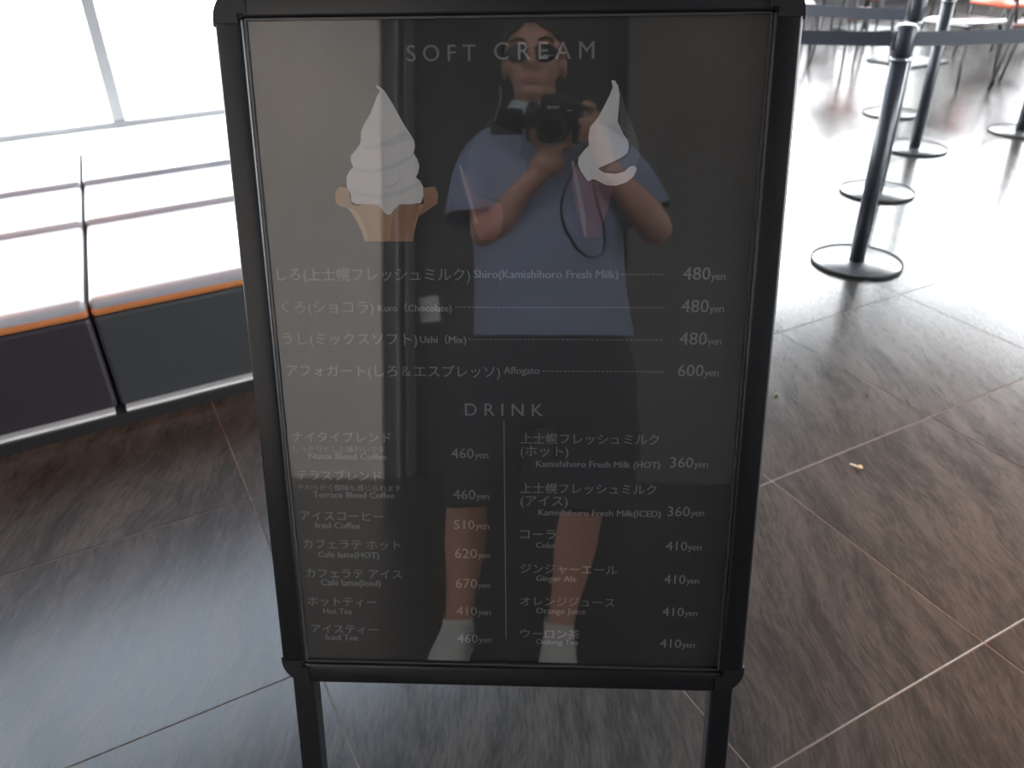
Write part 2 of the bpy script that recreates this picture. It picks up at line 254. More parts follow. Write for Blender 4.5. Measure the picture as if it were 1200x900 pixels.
# ------------------------------------------------------------------ helpers
def link(name, me, m=None, parent=None, smooth=False):
    o = bpy.data.objects.new(name, me); COL.objects.link(o)
    if m is not None:
        me.materials.clear()
        for k in (m if isinstance(m, (list, tuple)) else [m]): me.materials.append(k)
    if parent: o.parent = parent
    if smooth:
        for p in me.polygons: p.use_smooth = True
    return o
def obj(name, bm, m, parent=None, smooth=False):
    bmesh.ops.recalc_face_normals(bm, faces=bm.faces)
    me = bpy.data.meshes.new(name); bm.to_mesh(me); bm.free(); return link(name, me, m, parent, smooth)
def box(bm, x0, x1, y0, y1, z0, z1, bev=0, seg=2, mi=0):
    r = bmesh.ops.create_cube(bm, size=1); vs_ = r['verts']
    for v in vs_: v.co = Vector(((x0+x1)/2+v.co.x*(x1-x0), (y0+y1)/2+v.co.y*(y1-y0), (z0+z1)/2+v.co.z*(z1-z0)))
    fs = set(f for v in vs_ for f in v.link_faces)
    for f in fs: f.material_index = mi
    if bev:
        es = list({e for v in vs_ for e in v.link_edges})
        bmesh.ops.bevel(bm, geom=es, offset=bev, segments=seg, profile=.5, affect='EDGES')
    return bm
def B(*a, **k): return box(bmesh.new(), *a, **k)
def tube(bm, p0, p1, r0, r1=None, n=16, caps=True):
    r1 = r0 if r1 is None else r1; p0, p1 = Vector(p0), Vector(p1); d = (p1-p0).normalized()
    a = d.orthogonal().normalized(); b = d.cross(a)
    A = [bm.verts.new(p0+(a*math.cos(t)+b*math.sin(t))*r0) for t in [2*math.pi*i/n for i in range(n)]]
    Z = [bm.verts.new(p1+(a*math.cos(t)+b*math.sin(t))*r1) for t in [2*math.pi*i/n for i in range(n)]]
    for i in range(n): bm.faces.new((A[i], A[(i+1) % n], Z[(i+1) % n], Z[i]))
    if caps: bm.faces.new(A[::-1]); bm.faces.new(Z)
    return bm
def lathe(bm, prof, c=(0, 0, 0), n=32):
    rings = []
    for r, z in prof:
        rings.append([bm.verts.new((c[0]+r*math.cos(2*math.pi*i/n), c[1]+r*math.sin(2*math.pi*i/n), c[2]+z)) for i in range(n)] if r > 1e-5 else [bm.verts.new((c[0], c[1], c[2]+z))])
    for A, Z in zip(rings, rings[1:]):
        for i in range(n):
            q = [A[i % len(A)], A[(i+1) % len(A)], Z[(i+1) % len(Z)], Z[i % len(Z)]]
            q = [v for k, v in enumerate(q) if v not in q[:k]]
            if len(q) > 2: bm.faces.new(q)
    return bm
def path_tube(bm, pts, r, n=8):
    pts = [Vector(p) for p in pts]; rings = []
    up = None
    for i, p in enumerate(pts):
        d = (pts[min(i+1, len(pts)-1)]-pts[max(i-1, 0)]).normalized()
        a = d.orthogonal().normalized() if up is None else (up-d*up.dot(d)).normalized()
        up = a; b = d.cross(a); rr = r[i] if isinstance(r, (list, tuple)) else r
        if not isinstance(rr, tuple): rr = (rr, rr)
        rings.append([bm.verts.new(p+a*math.cos(2*math.pi*k/n)*rr[0]+b*math.sin(2*math.pi*k/n)*rr[1]) for k in range(n)])
    for A, Z in zip(rings, rings[1:]):
        for k in range(n): bm.faces.new((A[k], A[(k+1) % n], Z[(k+1) % n], Z[k]))
    bm.faces.new(rings[0][::-1]); bm.faces.new(rings[-1]); return bm
def tag(o, label, cat, group=None, kind=None):
    o['label'] = label; o['category'] = cat
    if group: o['group'] = group
    if kind: o['kind'] = kind
    return o
def thing(name, label, cat, mw=None, group=None):
    o = bpy.data.objects.new(name, None); COL.objects.link(o); o.empty_display_size = .1
    if mw is not None: o.matrix_world = mw
    return tag(o, label, cat, group)
def dup(root, mw, label):
    r = root.copy(); COL.objects.link(r); r.matrix_world = mw; r['label'] = label
    for ch in list(root.children):
        c = ch.copy(); COL.objects.link(c); c.parent = r
        for k in list(ch.children):
            q = k.copy(); COL.objects.link(q); q.parent = c
    return r
def struct(name, bm, m, mw=None, smooth=False, parent=None):
    o = obj(name, bm, m, parent, smooth)
    if mw is not None: o.matrix_world = mw
    if parent is None: o['kind'] = 'structure'
    return o

# ================================================================== STRUCTURE
# ---- floor: screed with one object per slate tile, joints 3 mm
TS, TE0, TM0 = .618, .145, .565
floor = struct('floor', B(-14, 13, -9, 9.5, -.12, -.0015), M['grout'], GRID)
def view_px(p):
    q = CR.transposed() @ (p-EYE)
    if q.z > -.1: return None
    return 600-944*q.x/q.z, 450+944*q.y/q.z, -q.z
tb = B(-TS/2+.0011, TS/2-.0011, -TS/2+.0011, TS/2-.0011, -.010, 0, bev=.0012, seg=1)
tile_me = bpy.data.meshes.new('floor_tile'); bmesh.ops.recalc_face_normals(tb, faces=tb.faces); tb.to_mesh(tile_me); tb.free(); tile_me.materials.append(M['slate'])
cells = []
for i in range(-8, 19):
    for j in range(-7, 13):
        e, m = TE0+TS*(i+.5), TM0+TS*(j+.5)
        if m > 4.2 and e < 3.15: continue
        c = g(e, m); vis = False
        for de in (-.5, 0, .5):
            for dm in (-.5, 0, .5):
                q = view_px(g(e+de*TS, m+dm*TS))
                if q and -40 < q[0] < 1240 and -10 < q[1] < 940: vis = True
        cells.append((0 if vis else 1, c.length, e, m))
cells.sort()
rest = bmesh.new()
for k, (v, d, e, m) in enumerate(cells):
    if k < 285 and d < 12:
        o = bpy.data.objects.new('floor_tile', tile_me); COL.objects.link(o); o.parent = floor; o.location = (e, m, 0)
    else:
        box(rest, e-TS/2+.0011, e+TS/2-.0011, m-TS/2+.0011, m+TS/2-.0011, -.010, 0)
o = obj('floor_tiles', rest, M['slate'], floor); o['kind'] = 'stuff'

# ---- ceiling
cb = B(-7.1, 11.7, -5.8, 4.5, CEIL, CEIL+.15); box(cb, 3.0, 11.7, 4.5, 8.1, CEIL, CEIL+.15); struct('ceiling', cb, M['ceil'], GRID)
struct('terrace', B(-30, 34, -30, 34, -.32, -.125), M['terrace'], GRID)

def glazing(idx, mw, length, z0, z1, spacing, start, sillz, gl='glass'):
    """a run of glazing in local x, plane y=0: kerb, bottom rail, mullions, panes"""
    k = struct('window_%d' % idx, B(0, length, -.05, .05, z0-.035, z0, bev=.004), M['alu'], mw)
    struct('top_rail', B(0, length, -.05, .05, z1, z1+.06), M['alu'], parent=k)
    x = start; xs = [0]
    while x < length-.1: xs.append(x); x += spacing
    xs.append(length)
    for a in xs: struct('mullion', B(a-.027, a+.027, -.045, .045, z0, z1, bev=.003, seg=1), M['alu'], parent=k)
    for a, b in zip(xs, xs[1:]): struct('pane', B(a+.022, b-.022, -.004, .004, z0, z1), M[gl], parent=k)
    return k
# window run behind the bench: local x along e
L = WIN['e1']-WIN['e0']
glazing(1, GRID @ Matrix.Translation((WIN['e0'], 4.42, 0)), L, .455, 1.45, 1.46, .18-WIN['e0']-1.46*2, .6)
glazing(5, GRID @ Matrix.Translation((WIN['e0'], 4.42, 0)), L, 2.45, 4.25, 1.46, .18-WIN['e0']-1.46*2, .6, 'tinted')  # added unseen upper window, tinted to give the left floor dim cool light
struct('wall_window_side', B(WIN['e0'], WIN['e1'], 4.36, 4.50, -.02, .415), M['wallg'], GRID)
struct('wall_shade_spandrel', B(WIN['e0'], WIN['e1'], 4.36, 4.50, 1.512, 2.413), M['walld'], GRID)  # unseen spandrel, put in to darken what the left floor mirrors
struct('wall_window_top', B(WIN['e0'], WIN['e1'], 4.36, 4.50, 4.312, CEIL), M['walld'], GRID)
struct('trim_1', B(WIN['e0'], WIN['e1'], 3.925, 4.358, .0, .43, bev=.004), M['sill'], GRID)
# return glazing, far glazing, right glazing of the open seating area
glazing(2, GRID @ Matrix.Translation((3.07, 4.51, 0)) @ Matrix.Rotation(math.pi/2, 4, 'Z'), 3.4, .08, CEIL-.1, 1.5, 1.5, 0)
glazing(3, GRID @ Matrix.Translation((3.15, 8.0, 0)), 8.3, .75, 4.3, 1.66, 1.66, 0)
glazing(4, GRID @ Matrix.Translation((11.5, 1.2, 0)) @ Matrix.Rotation(math.pi/2, 4, 'Z'), 6.8, .75, 4.3, 1.7, 1.7, 0)
struct('wall_far', B(3.0, 11.6, 7.9, 8.1, -.02, .715), M['dark'], GRID)
struct('wall_far_right', B(11.4, 11.6, -5.6, 7.9, -.02, .715), M['dark'], GRID)
struct('wall_right', B(11.4, 11.6, -5.6, 1.2, .715, CEIL), M['walld'], GRID)
struct('column_corner', B(2.95, 3.2, 4.3, 4.5, 0, CEIL), M['alu'], GRID)
struct('wall_left', B(-4.4, -4.2, -5.6, 4.5, -.02, CEIL), M['wall'], GRID)
struct('wall_shade_panel', B(10.5, 11.38, 7.78, 7.88, 0, 2.0), M['walld'], GRID)  # unseen dark panel, added to darken a patch of the floor's reflection
struct('wall_shade_return', B(11.28, 11.38, 6.8, 7.78, 0, 2.0), M['walld'], GRID)  # second added panel, darkens the same reflection along the right glazing
struct('wall_far_head', B(3.0, 11.6, 7.9, 8.1, 4.362, CEIL), M['walld'], GRID)
struct('wall_right_head', B(11.4, 11.6, 1.2, 7.9, 4.362, CEIL), M['walld'], GRID)
# ---- back of the shop (seen mirrored in the cover sheet)
def WB(name, x0, x1, y0, y1, z0, z1, m): return struct(name, B(x0, x1, y0, y1, z0, z1), M[m])
WB('wall_back', -7.0, -1.21, -3.30, -3.04, -.02, CEIL, 'wall')
WB('wall_back_alcove', -1.10, .30, -3.55, -3.35, -.02, CEIL, 'dark')
WB('wall_back_right', .30, 9.0, -3.40, -3.10, -.02, CEIL, 'walld')
WB('wall_back_return', -1.21, -1.10, -3.36, -3.10, -.02, CEIL, 'walld')
struct('trim_2', B(-1.13, -1.105, -3.34, -3.07, 0, 3.0, bev=.006), M['doortrim'])
struct('trim_3', B(-1.07, -1.06, -3.34, -3.10, 0, 3.0, bev=.003), M['doortrim'])
nt_ = obj('notice_sheet', B(-.065, .065, -.001, .001, -.08, .08), M['paper'])
nt_.matrix_world = Matrix.Translation((-.965, -3.345, 1.07)) @ Matrix.Rotation(math.radians(-6), 4, 'Y')
tag(nt_, 'white notice sheet taped to the black wall panel, mirrored left of the person', 'notice')

# ================================================================== MENU BOARD
bx, by, bz = Vector(BH), -Vector(BN), Vector(BV)
BM_ = Matrix((( bx.x, by.x, bz.x, BO[0]), (bx.y, by.y, bz.y, BO[1]), (bx.z, by.z, bz.z, BO[2]), (0, 0, 0, 1)))
board = thing('menu_board', 'tall black framed standing menu board listing soft cream and drinks', 'menu board', BM_)
FX0, FX1, FZ0, FZ1, FW = -.372, .270, .407, 1.305, .032        # outer frame
def rail(x0, x1, z0, z1):
    bm = B(x0, x1, -.009, .022, z0, z1, bev=.0045, seg=3); return obj('frame_rail', bm, M['frame'], board, True)
c = .030
rail(FX0, FX0+FW, FZ0+c, FZ1-c); rail(FX1-FW, FX1, FZ0+c, FZ1-c)
rail(FX0+c, FX1-c, FZ0, FZ0+FW); rail(FX0+c, FX1-c, FZ1-FW, FZ1)
def corner(sx, sz):
    bm = bmesh.new(); pts = []; R_ = .036; n = 8; s = .0015
    X = FX1+s if sx > 0 else FX0-s; Z = FZ1+s if sz > 0 else FZ0-s
    for k in range(n+1):
        t = k/n*math.pi/2
        pts.append((X-sx*R_+sx*R_*math.sin(t), Z-sz*R_+sz*R_*math.cos(t)))
    pts += [(X, Z-sz*(R_+.006)), (X-sx*FW, Z-sz*(R_+.006)), (X-sx*(FW), Z-sz*FW), (X-sx*(R_+.006), Z-sz*FW), (X-sx*(R_+.006), Z)]
    vs_ = [bm.verts.new((x, -.0105, z)) for x, z in pts]; f = bm.faces.new(vs_); f.normal_update()
    r = bmesh.ops.extrude_face_region(bm, geom=[f]); bmesh.ops.translate(bm, verts=[v for v in r['geom'] if isinstance(v, bmesh.types.BMVert)], vec=(0, .034, 0))
    bmesh.ops.bevel(bm, geom=[e for e in bm.edges if all(abs(v.co.y+.0105) < 1e-5 for v in e.verts)], offset=.003, segments=2, affect='EDGES')
    obj('corner_cap', bm, M['corner'], board)
for sx in (-1, 1):
    for sz in (-1, 1): corner(sx, sz)
IX0, IX1, IZ0, IZ1 = FX0+FW, FX1-FW, FZ0+FW, FZ1-FW
for a in [(IX0, IX0+.0022, IZ0, IZ1), (IX1-.0022, IX1, IZ0, IZ1), (IX0, IX1, IZ0, IZ0+.0022), (IX0, IX1, IZ1-.0022, IZ1)]:
    obj('inner_lip', B(a[0], a[1], -.0045, .004, a[2], a[3]), M['lip'], board)
obj('backing_panel', B(FX0+.01, FX1-.01, .006, .012, FZ0+.01, FZ1-.01), M['back'], board)
poster = obj('poster', B(IX0-.004, IX1+.004, .0012, .0016, IZ0-.004, IZ1+.004), M['poster'], board)
cv = obj('cover_sheet', B(IX0-.001, IX1+.001, -.0012, -.0009, IZ0-.001, IZ1+.001), M['cover'], board)
cv.data.polygons.foreach_set('use_smooth', [False]*len(cv.data.polygons))
# legs: two on the frame, two on the rear stay
for x in (-.362, .229):
    obj('leg', B(x, x+.031, -.004, .024, .012, FZ0+.02, bev=.003), M['frame'], board)
    obj('foot', B(x-.001, x+.032, -.005, .026, -.004, .014, bev=.003), M['rubber'], board)
top = Vector((0, .03, 1.27))
def w2l(p): return BM_.inverted() @ Vector(p)
for x in (-.34, .24):
    t = BM_ @ Vector((x, .035, 1.27)); f = Vector((t.x+.03, 1.34, .0))
    a, b_ = w2l(t), w2l(f+Vector((0, 0, .006)))
    obj('rear_leg', path_tube(bmesh.new(), [a, b_], .013, 8), M['frame'], board)
a = BM_ @ Vector((-.34, .035, 1.27)); b2 = BM_ @ Vector((.24, .035, 1.27))
obj('hinge_bar', tube(bmesh.new(), (-.35, .035, 1.27), (.25, .035, 1.27), .010), M['frame'], board)
# --- printed pictures
def flat(name, pts, m, y, parent=poster):
    bm = bmesh.new(); f = bm.faces.new([bm.verts.new((x, y, z)) for x, z in pts]); f.normal_update(); bmesh.ops.triangulate(bm, faces=[f])
    return obj(name, bm, M[m], parent)
lay = [('choc', 'choc', 'soft_cream_print'), ('choc_cone', 'mixc', 'wafer_cone_print'), ('choc_hi1', 'choch', 'shine_print'), ('choc_cone_l', 'mixl', 'shine_print'),
       ('mix_choc', 'chocc', 'soft_cream_print'), ('mix_cone', 'mixc', 'wafer_cone_print'), ('mix_cone_l', 'mixl', 'shine_print'), ('mix_white', 'ice', 'soft_cream_print'), ('mix_shade', 'ice2', 'soft_cream_shade'),
       ('cone_r', 'coned', 'wafer_cone_print'), ('swirl_white', 'ice', 'soft_cream_print'), ('fold2', 'ice2', 'soft_cream_shade'), ('fold3', 'ice2', 'soft_cream_shade'), ('fold4', 'ice2', 'soft_cream_shade'), ('fold1', 'ice3', 'soft_cream_shade'),
       ('cone', 'cone', 'wafer_cone_print'), ('cone_light', 'conel', 'wafer_cone_shade'), ('cone_dark', 'coned', 'wafer_cone_shade')]
for k, (p, m, n) in enumerate(lay): flat(n, PICS[p], m, .0011-k*.00006)
# --- lettering
dg = bpy.context.evaluated_depsgraph_get()
for kind, s, x, z, wd, bold, sp in TEXTS:
    cu = bpy.data.curves.new('t', 'FONT'); cu.body = s; cu.resolution_u = 5 if kind == 'heading_text' else 2; cu.space_character = sp
    pass
    t = bpy.data.objects.new('t', cu); COL.objects.link(t); bpy.context.view_layer.update()
    me = bpy.data.meshes.new_from_object(t.evaluated_get(bpy.context.evaluated_depsgraph_get()))
    bpy.data.objects.remove(t)
    xs = [v.co.x for v in me.vertices]; x0, x1 = min(xs), max(xs); k = wd/(x1-x0)
    for v in me.vertices: v.co = Vector((x+(v.co.x-x0)*k, .0001, z+v.co.y*k))
    bb = bmesh.new(); bb.from_mesh(me); sh_ = k*(.045 if bold else (.012 if kind == 'heading_text' else .014))
    r_ = bmesh.ops.duplicate(bb, geom=bb.verts[:]+bb.edges[:]+bb.faces[:])
    for v in r_['geom']:
        if isinstance(v, bmesh.types.BMVert): v.co += Vector((sh_, -.00002, sh_*.3))
    bb.to_mesh(me); bb.free()
    o = link(kind, me, M['ink'], poster)
for x0, x1, z in DASHES:
    bm = bmesh.new(); x = x0
    while x < x1:
        vs_ = [bm.verts.new((a, .0001, b)) for a, b in [(x, z), (x+.0034, z), (x+.0034, z+.0011), (x, z+.0011)]]; bm.faces.new(vs_); x += .0052
    obj('dashed_rule', bm, M['ink'], poster)
x, z1_, z0_ = VLINE
flat('divider_rule', [(x-.0006, z0_), (x+.0006, z0_), (x+.0006, z1_), (x-.0006, z1_)], 'ink', .0001)

# ================================================================== BENCH (module faces the camera)
MB0, MB1 = 2.375, 3.92
def cushion(x0, x1, y0, y1, z0, z1, bev=.03):
    bm = B(x0, x1, y0, y1, z0, z1, bev=bev, seg=4)
    return bm
def bench(e0, e1, front, label):
    t = thing('upholstered_bench', label, 'bench', GRID @ Matrix.Translation(((e0+e1)/2, 0, 0)), 'bench modules under the window')
    h = (e1-e0)/2-.004
    obj('plinth', B(-h-.004, h+.004, MB0-.03, MB1, 0, .035), M['plinth'], t)
    obj('kick_trim', B(-h+.012, h-.012, MB0-.020, MB0+.012, .036, .045), M['steel'], t)
    obj('front_panel', B(-h, h, MB0, MB1, .045, .345, bev=.012), M[front], t)
    obj('seat_edge', cushion(-h, h, MB0-.004, MB0+.10, .346, .372, .011), M['tan'], t, True)
    obj('seat_cushion', cushion(-h, h, MB0-.002, MB0+.68, .356, .401, .018), M['seat'], t, True)
    obj('rear_cushion', cushion(-h, h, MB0+.675, MB0+1.125, .352, .416, .014), M['seat'], t, True)
    obj('rear_ledge', cushion(-h, h, MB0+1.12, MB1-.003, .352, .432, .012), M['seat'], t, True)
    for ch in t.children:
        for v in ch.data.vertices: v.co.x += .056*(v.co.y-MB0)            # the run fans out slightly, seams are not square
    return t
bench(-1.43, -.77, 'leather_a', 'window bench module farthest left, wholly beyond the left photo edge')
bench(-.77, -.11, 'leather_a', 'window bench module with plum black front panel left of the seam')
bench(-.11, .55, 'leather_b', 'window bench module with charcoal front panel right of the seam, beside the menu board')
bench(.55, 1.21, 'leather_b', 'window bench module with charcoal front panel hidden behind the menu board')

# ================================================================== QUEUE POSTS AND BELTS
def post(x, y, label):
    t = thing('queue_post', label, 'barrier post', Matrix.Translation((x, y, 0)), 'belt barrier posts')
    obj('base', lathe(bmesh.new(), [(0, .012), (.03, .012), (.172, .009), (.178, .004), (.178, 0), (0, 0)], n=64), M['base'], t, True)
    obj('base_rim', lathe(bmesh.new(), [(.1775, .0), (.181, .0), (.181, .012), (.1765, .0135), (.1755, .0105), (.1775, .009)], n=64), M['rubber'], t, True)
    obj('pole', tube(bmesh.new(), (0, 0, .011), (0, 0, .80), .0315, n=32), M['post'], t, True)
    obj('collar', lathe(bmesh.new(), [(.031, .792), (.036, .792), (.036, .806), (.031, .806)], n=32), M['cap'], t, True)
    h = obj('belt_head', lathe(bmesh.new(), [(.0, .806), (.034, .806), (.038, .812), (.038, .905), (.034, .912), (0, .912)], n=32), M['post'], t, True)
    obj('cap', lathe(bmesh.new(), [(0, .916), (.030, .916), (.033, .912), (0, .910)], n=32), M['cap'], h, True)
    obj('belt_slot', B(-.041, .041, -.012, .012, .83, .895, bev=.002), M['rubber'], h)
    return t
def clip(px, lab): pass
post(1.45, 3.12, 'nearest charcoal queue post, the one closest to the menu board')
post(1.89, 4.01, 'charcoal queue post standing directly behind the nearest one')
post(2.42, 4.78, 'slanting looking third queue post, right of the two overlapping ones')
post(2.64, 5.65, 'queue post behind the others, only its far round base showing')
post(3.22, 5.09, 'queue post at the right photo edge, only part of its base showing')
post(.36, 3.70, 'queue post hidden behind the menu board holding the lower belt')
post(1.25, 4.65, 'queue post hidden behind the menu board holding the upper belt')
post(2.95, 3.385, 'queue post beyond the right photo edge holding the dark belt')
def belt(a, b, z, label, sag=.012):
    a, b = Vector((*a, z)), Vector((*b, z)); d = (b-a); n = 14; nn = Vector((-d.y, d.x, 0)).normalized()*.0009
    u = d.normalized(); a = a+u*.043; b = b-u*.043; d = b-a
    bm = bmesh.new(); R0 = []
    for i in range(n+1):
        t = i/n; p = a+d*t-Vector((0, 0, sag*4*t*(1-t)))
        R0.append([bm.verts.new(p+nn*s+Vector((0, 0, zz))) for s, zz in ((-1, -.025), (1, -.025), (1, .025), (-1, .025))])
    for A, Z in zip(R0, R0[1:]):
        for k in range(4): bm.faces.new((A[k], A[(k+1) % 4], Z[(k+1) % 4], Z[k]))
    bm.faces.new(R0[0]); bm.faces.new(R0[-1])
    return tag(obj('barrier_belt', bm, M['belt']), label, 'belt', 'retractable barrier belts')
belt((1.45, 3.12), (.36, 3.70), .865, 'lower grey barrier belt running left from the nearest queue post')
belt((1.89, 4.01), (1.25, 4.65), .83, 'upper grey barrier belt running left at the top edge')
belt((1.45, 3.12), (2.95, 3.385), .865, 'dark barrier belt running right from the nearest queue post to the photo edge')

# ================================================================== FAR CHAIRS AND TABLES
def chair(x, y, rz, seat, label):
    t = thing('cafe_chair', label, 'chair', Matrix.Translation((x, y, 0)) @ Matrix.Rotation(rz, 4, 'Z'), 'cafe chairs beyond the belts')
    s = obj('seat', B(-.22, .22, -.22, .22, .435, .47, bev=.015), M[seat], t, True)
    for sx in (-1, 1):
        obj('leg', tube(bmesh.new(), (sx*.19, -.19, .44), (sx*.22, -.24, 0), .012, .010, 8), M['chairleg'], t, True)
        obj('leg', tube(bmesh.new(), (sx*.19, .19, .44), (sx*.21, .26, 0), .012, .010, 8), M['chairleg'], t, True)
        obj('back_post', tube(bmesh.new(), (sx*.19, .2, .44), (sx*.19, .27, .82), .011, .010, 8), M['chairleg'], t, True)
    bm = bmesh.new(); n = 8
    R0 = [[bm.verts.new((-.2+.4*i/n, .24+yy+.03*math.sin(math.pi*i/n), z)) for yy, z in ((0, .60), (.012, .60), (.042, .82), (.03, .82))] for i in range(n+1)]
    for A, Z in zip(R0, R0[1:]):
        for k in range(4): bm.faces.new((A[k], A[(k+1) % 4], Z[(k+1) % 4], Z[k]))
    bm.faces.new(R0[0]); bm.faces.new(R0[-1])
    obj('backrest', bm, M['wood' if seat != 'red' else 'red'], t, True)
    return t
def tabl(x, y, rz, label):
    t = thing('cafe_table', label, 'table', Matrix.Translation((x, y, 0)) @ Matrix.Rotation(rz, 4, 'Z'), 'cafe tables beyond the belts')
    obj('table_top', B(-.35, .35, -.35, .35, .70, .73, bev=.006), M['table'], t)
    obj('column', tube(bmesh.new(), (0, 0, .02), (0, 0, .70), .03, n=16), M['chairleg'], t, True)
    obj('foot_plate', B(-.24, .24, -.24, .24, 0, .02, bev=.004), M['chairleg'], t)
    return t
for a in [(3.45, 6.55, .5, 'dkseat', 'chair with a shiny dark seat just past the right belt'),
          (3.98, 6.30, .9, 'wood', 'brown wooden chair near the right edge beyond the dark belt'),
          (4.35, 7.55, .3, 'red', 'orange-red chair at the top right'),
          (4.55, 6.55, 1.4, 'dkseat', 'dark chair at the far right edge beyond the belt'),
          (2.88, 7.1, .2, 'wood', 'brown chair standing between two queue posts in the distance'),
          (2.55, 7.9, -.2, 'wood', 'brown chair left of the queue posts, above the lower belt'),
          (2.75, 8.5, -.1, 'dkseat', 'dark chair in the far row at the top, seen left of the queue posts'),
          (3.55, 8.35, .2, 'red', 'red chair behind the second queue post'),
          (4.95, 8.3, .5, 'dkseat', 'dark chair in the far row at the top right corner'),
          (5.2, 7.0, 1.2, 'wood', 'brown chair at the right photo edge in the far row'),
          (3.3, 8.95, 3.3, 'dkseat', 'dark chair beside the farthest table, seen between the posts'),
          (4.6, 9.3, .4, 'dkseat', 'dark chair at the top edge right of the farthest table'),
          (2.1, 8.6, 1.7, 'wood', 'brown chair at the top edge close to the board frame'),
          (4.0, 10.2, .47, 'dkseat', 'dark chair of the last row before the windows'),
          (5.6, 8.9, .9, 'wood', 'brown chair of the last row at the top right')]: chair(*a)
for a in [(3.55, 7.5, .47, 'dark square table between the shiny seat and the orange-red chair'),
          (2.75, 9.3, .47, 'dark square table left of the queue posts at the top'),
          (3.9, 9.4, .47, 'dark square table farthest back at the top edge'),
          (5.6, 7.7, .47, 'dark square table at the far top right corner')]: tabl(*a)

# ================================================================== LITTER ON THE FLOOR
bm = path_tube(bmesh.new(), [(-.012, .013, .003), (-.004, .006, .0035), (.002, .0, .003), (.007, -.005, .006), (.013, -.010, .004)], [(.002, .0015), (.003, .002), (.0028, .002), (.006, .0035), (.003, .002)], 8)
o = obj('crumb', bm, M['crumb'], None, True); o.location = (.926, 1.733, .0005); tag(o, 'pale elongated crumb lying on the tiles right of the board', 'crumb')
bm = path_tube(bmesh.new(), [(-.007, 0, .003), (0, .003, .004), (.008, -.001, .003)], [(.002, .002), (.005, .003), (.002, .002)], 7)
o = obj('leaf_scrap', bm, M['leaf'], None, True); o.location = (.818, 2.10, .0005); tag(o, 'tiny green leaf scrap on the floor against the right side of the board', 'leaf scrap')

# ================================================================== PHOTOGRAPHER (seen mirrored in the cover sheet)
PX = Vector((-.04, -.27, 0))
person = thing('person', 'person in blue-grey polo and dark shorts holding up a camera, mirrored in the board', 'person', Matrix.Translation(PX))
def ball(bm, c, r, n=14):
    r = (r, r, r) if not isinstance(r, tuple) else r
    m = Matrix.Translation(Vector(c)-PX) @ Matrix.Diagonal((*r, 1)); bmesh.ops.create_uvsphere(bm, u_segments=n*2, v_segments=n, radius=1, matrix=m)
def limb(bm, pts, rs):
    for i, (p, r) in enumerate(zip(pts, rs)):
        ball(bm, p, r, 8)
        if i: tube(bm, Vector(pts[i-1])-PX, Vector(p)-PX, rs[i-1], r, 16)
def remesh(bm, vox, name, m, smooth=3):
    bmesh.ops.recalc_face_normals(bm, faces=bm.faces); me = bpy.data.meshes.new(name); bm.to_mesh(me); bm.free(); o = bpy.data.objects.new(name, me); COL.objects.link(o)
    r = o.modifiers.new('r', 'REMESH'); r.mode = 'VOXEL'; r.voxel_size = vox
    s = o.modifiers.new('s', 'SMOOTH'); s.factor = .5; s.iterations = smooth
    bpy.context.view_layer.update()
    m2 = bpy.data.meshes.new_from_object(o.evaluated_get(bpy.context.evaluated_depsgraph_get())); bpy.data.objects.remove(o)
    return link(name, m2, m, person, True)
bm = bmesh.new()
hc = Vector((-.054, -.225, 1.605))
ball(bm, hc, (.074, .094, .100)); ball(bm, hc+Vector((0, .030, -.065)), (.056, .060, .068)); ball(bm, hc+Vector((0, .058, -.112)), (.027, .022, .020))
for s in (-1, 1):
    ball(bm, hc+Vector((s*.036, .060, -.050)), (.024, .022, .024))                 # cheeks
    ball(bm, hc+Vector((s*.076, -.005, -.035)), (.008, .018, .030))                # ears
    ball(bm, hc+Vector((s*.012, .092, -.062)), (.009, .010, .008))                 # nostrils
limb(bm, [hc+Vector((0, .088, -.018)), hc+Vector((0, .103, -.054))], [.009, .013])  # nose
ball(bm, hc+Vector((0, .078, -.088)), (.022, .012, .012))
limb(bm, [(-.054, -.215, 1.54), (-.05, -.25, 1.44), (-.045, -.265, 1.38)], [.052, .055, .07])
limb(bm, [(-.04, -.27, 1.34), (-.04, -.265, 1.18), (-.035, -.26, 1.02), (-.03, -.275, .92)], [.115, .115, .11, .12])
for s, sh in ((-1, (-.182, -.262, 1.350)), (1, (.122, -.262, 1.345))):
    limb(bm, [(-.04+s*.06, -.27, 1.33), sh], [.080, .042])
# left arm (photo left) supports the lens from below
LE, LW = (-.170, -.175, 1.150), (-.075, -.105, 1.240)
limb(bm, [(-.182, -.262, 1.350), (-.185, -.225, 1.27), LE], [.042, .042, .040])
limb(bm, [LE, (-.13, -.14, 1.170), LW], [.041, .040, .027])
RE, RW = (.255, -.215, 1.160), (.135, -.115, 1.285)
limb(bm, [(.122, -.262, 1.345), (.200, -.245, 1.27), RE], [.042, .043, .041])
limb(bm, [RE, (.215, -.175, 1.205), RW], [.042, .042, .028])
# legs
for hip, knee, calf, ank in (((-.12, -.275, .86), (-.232, -.255, .47), (-.243, -.29, .33), (-.268, -.305, .09)), ((.05, -.275, .86), (.080, -.24, .47), (.056, -.272, .33), (.014, -.305, .09))):
    limb(bm, [hip, tuple((a+b)/2 for a, b in zip(hip, knee)), knee], [.075, .072, .056]); limb(bm, [knee, calf, tuple(a*.45+b*.55 for a, b in zip(calf, ank)), ank], [.054, .057, .042, .034])
    limb(bm, [ank, (ank[0]-.005, ank[1]+.09, .045)], [.034, .026])
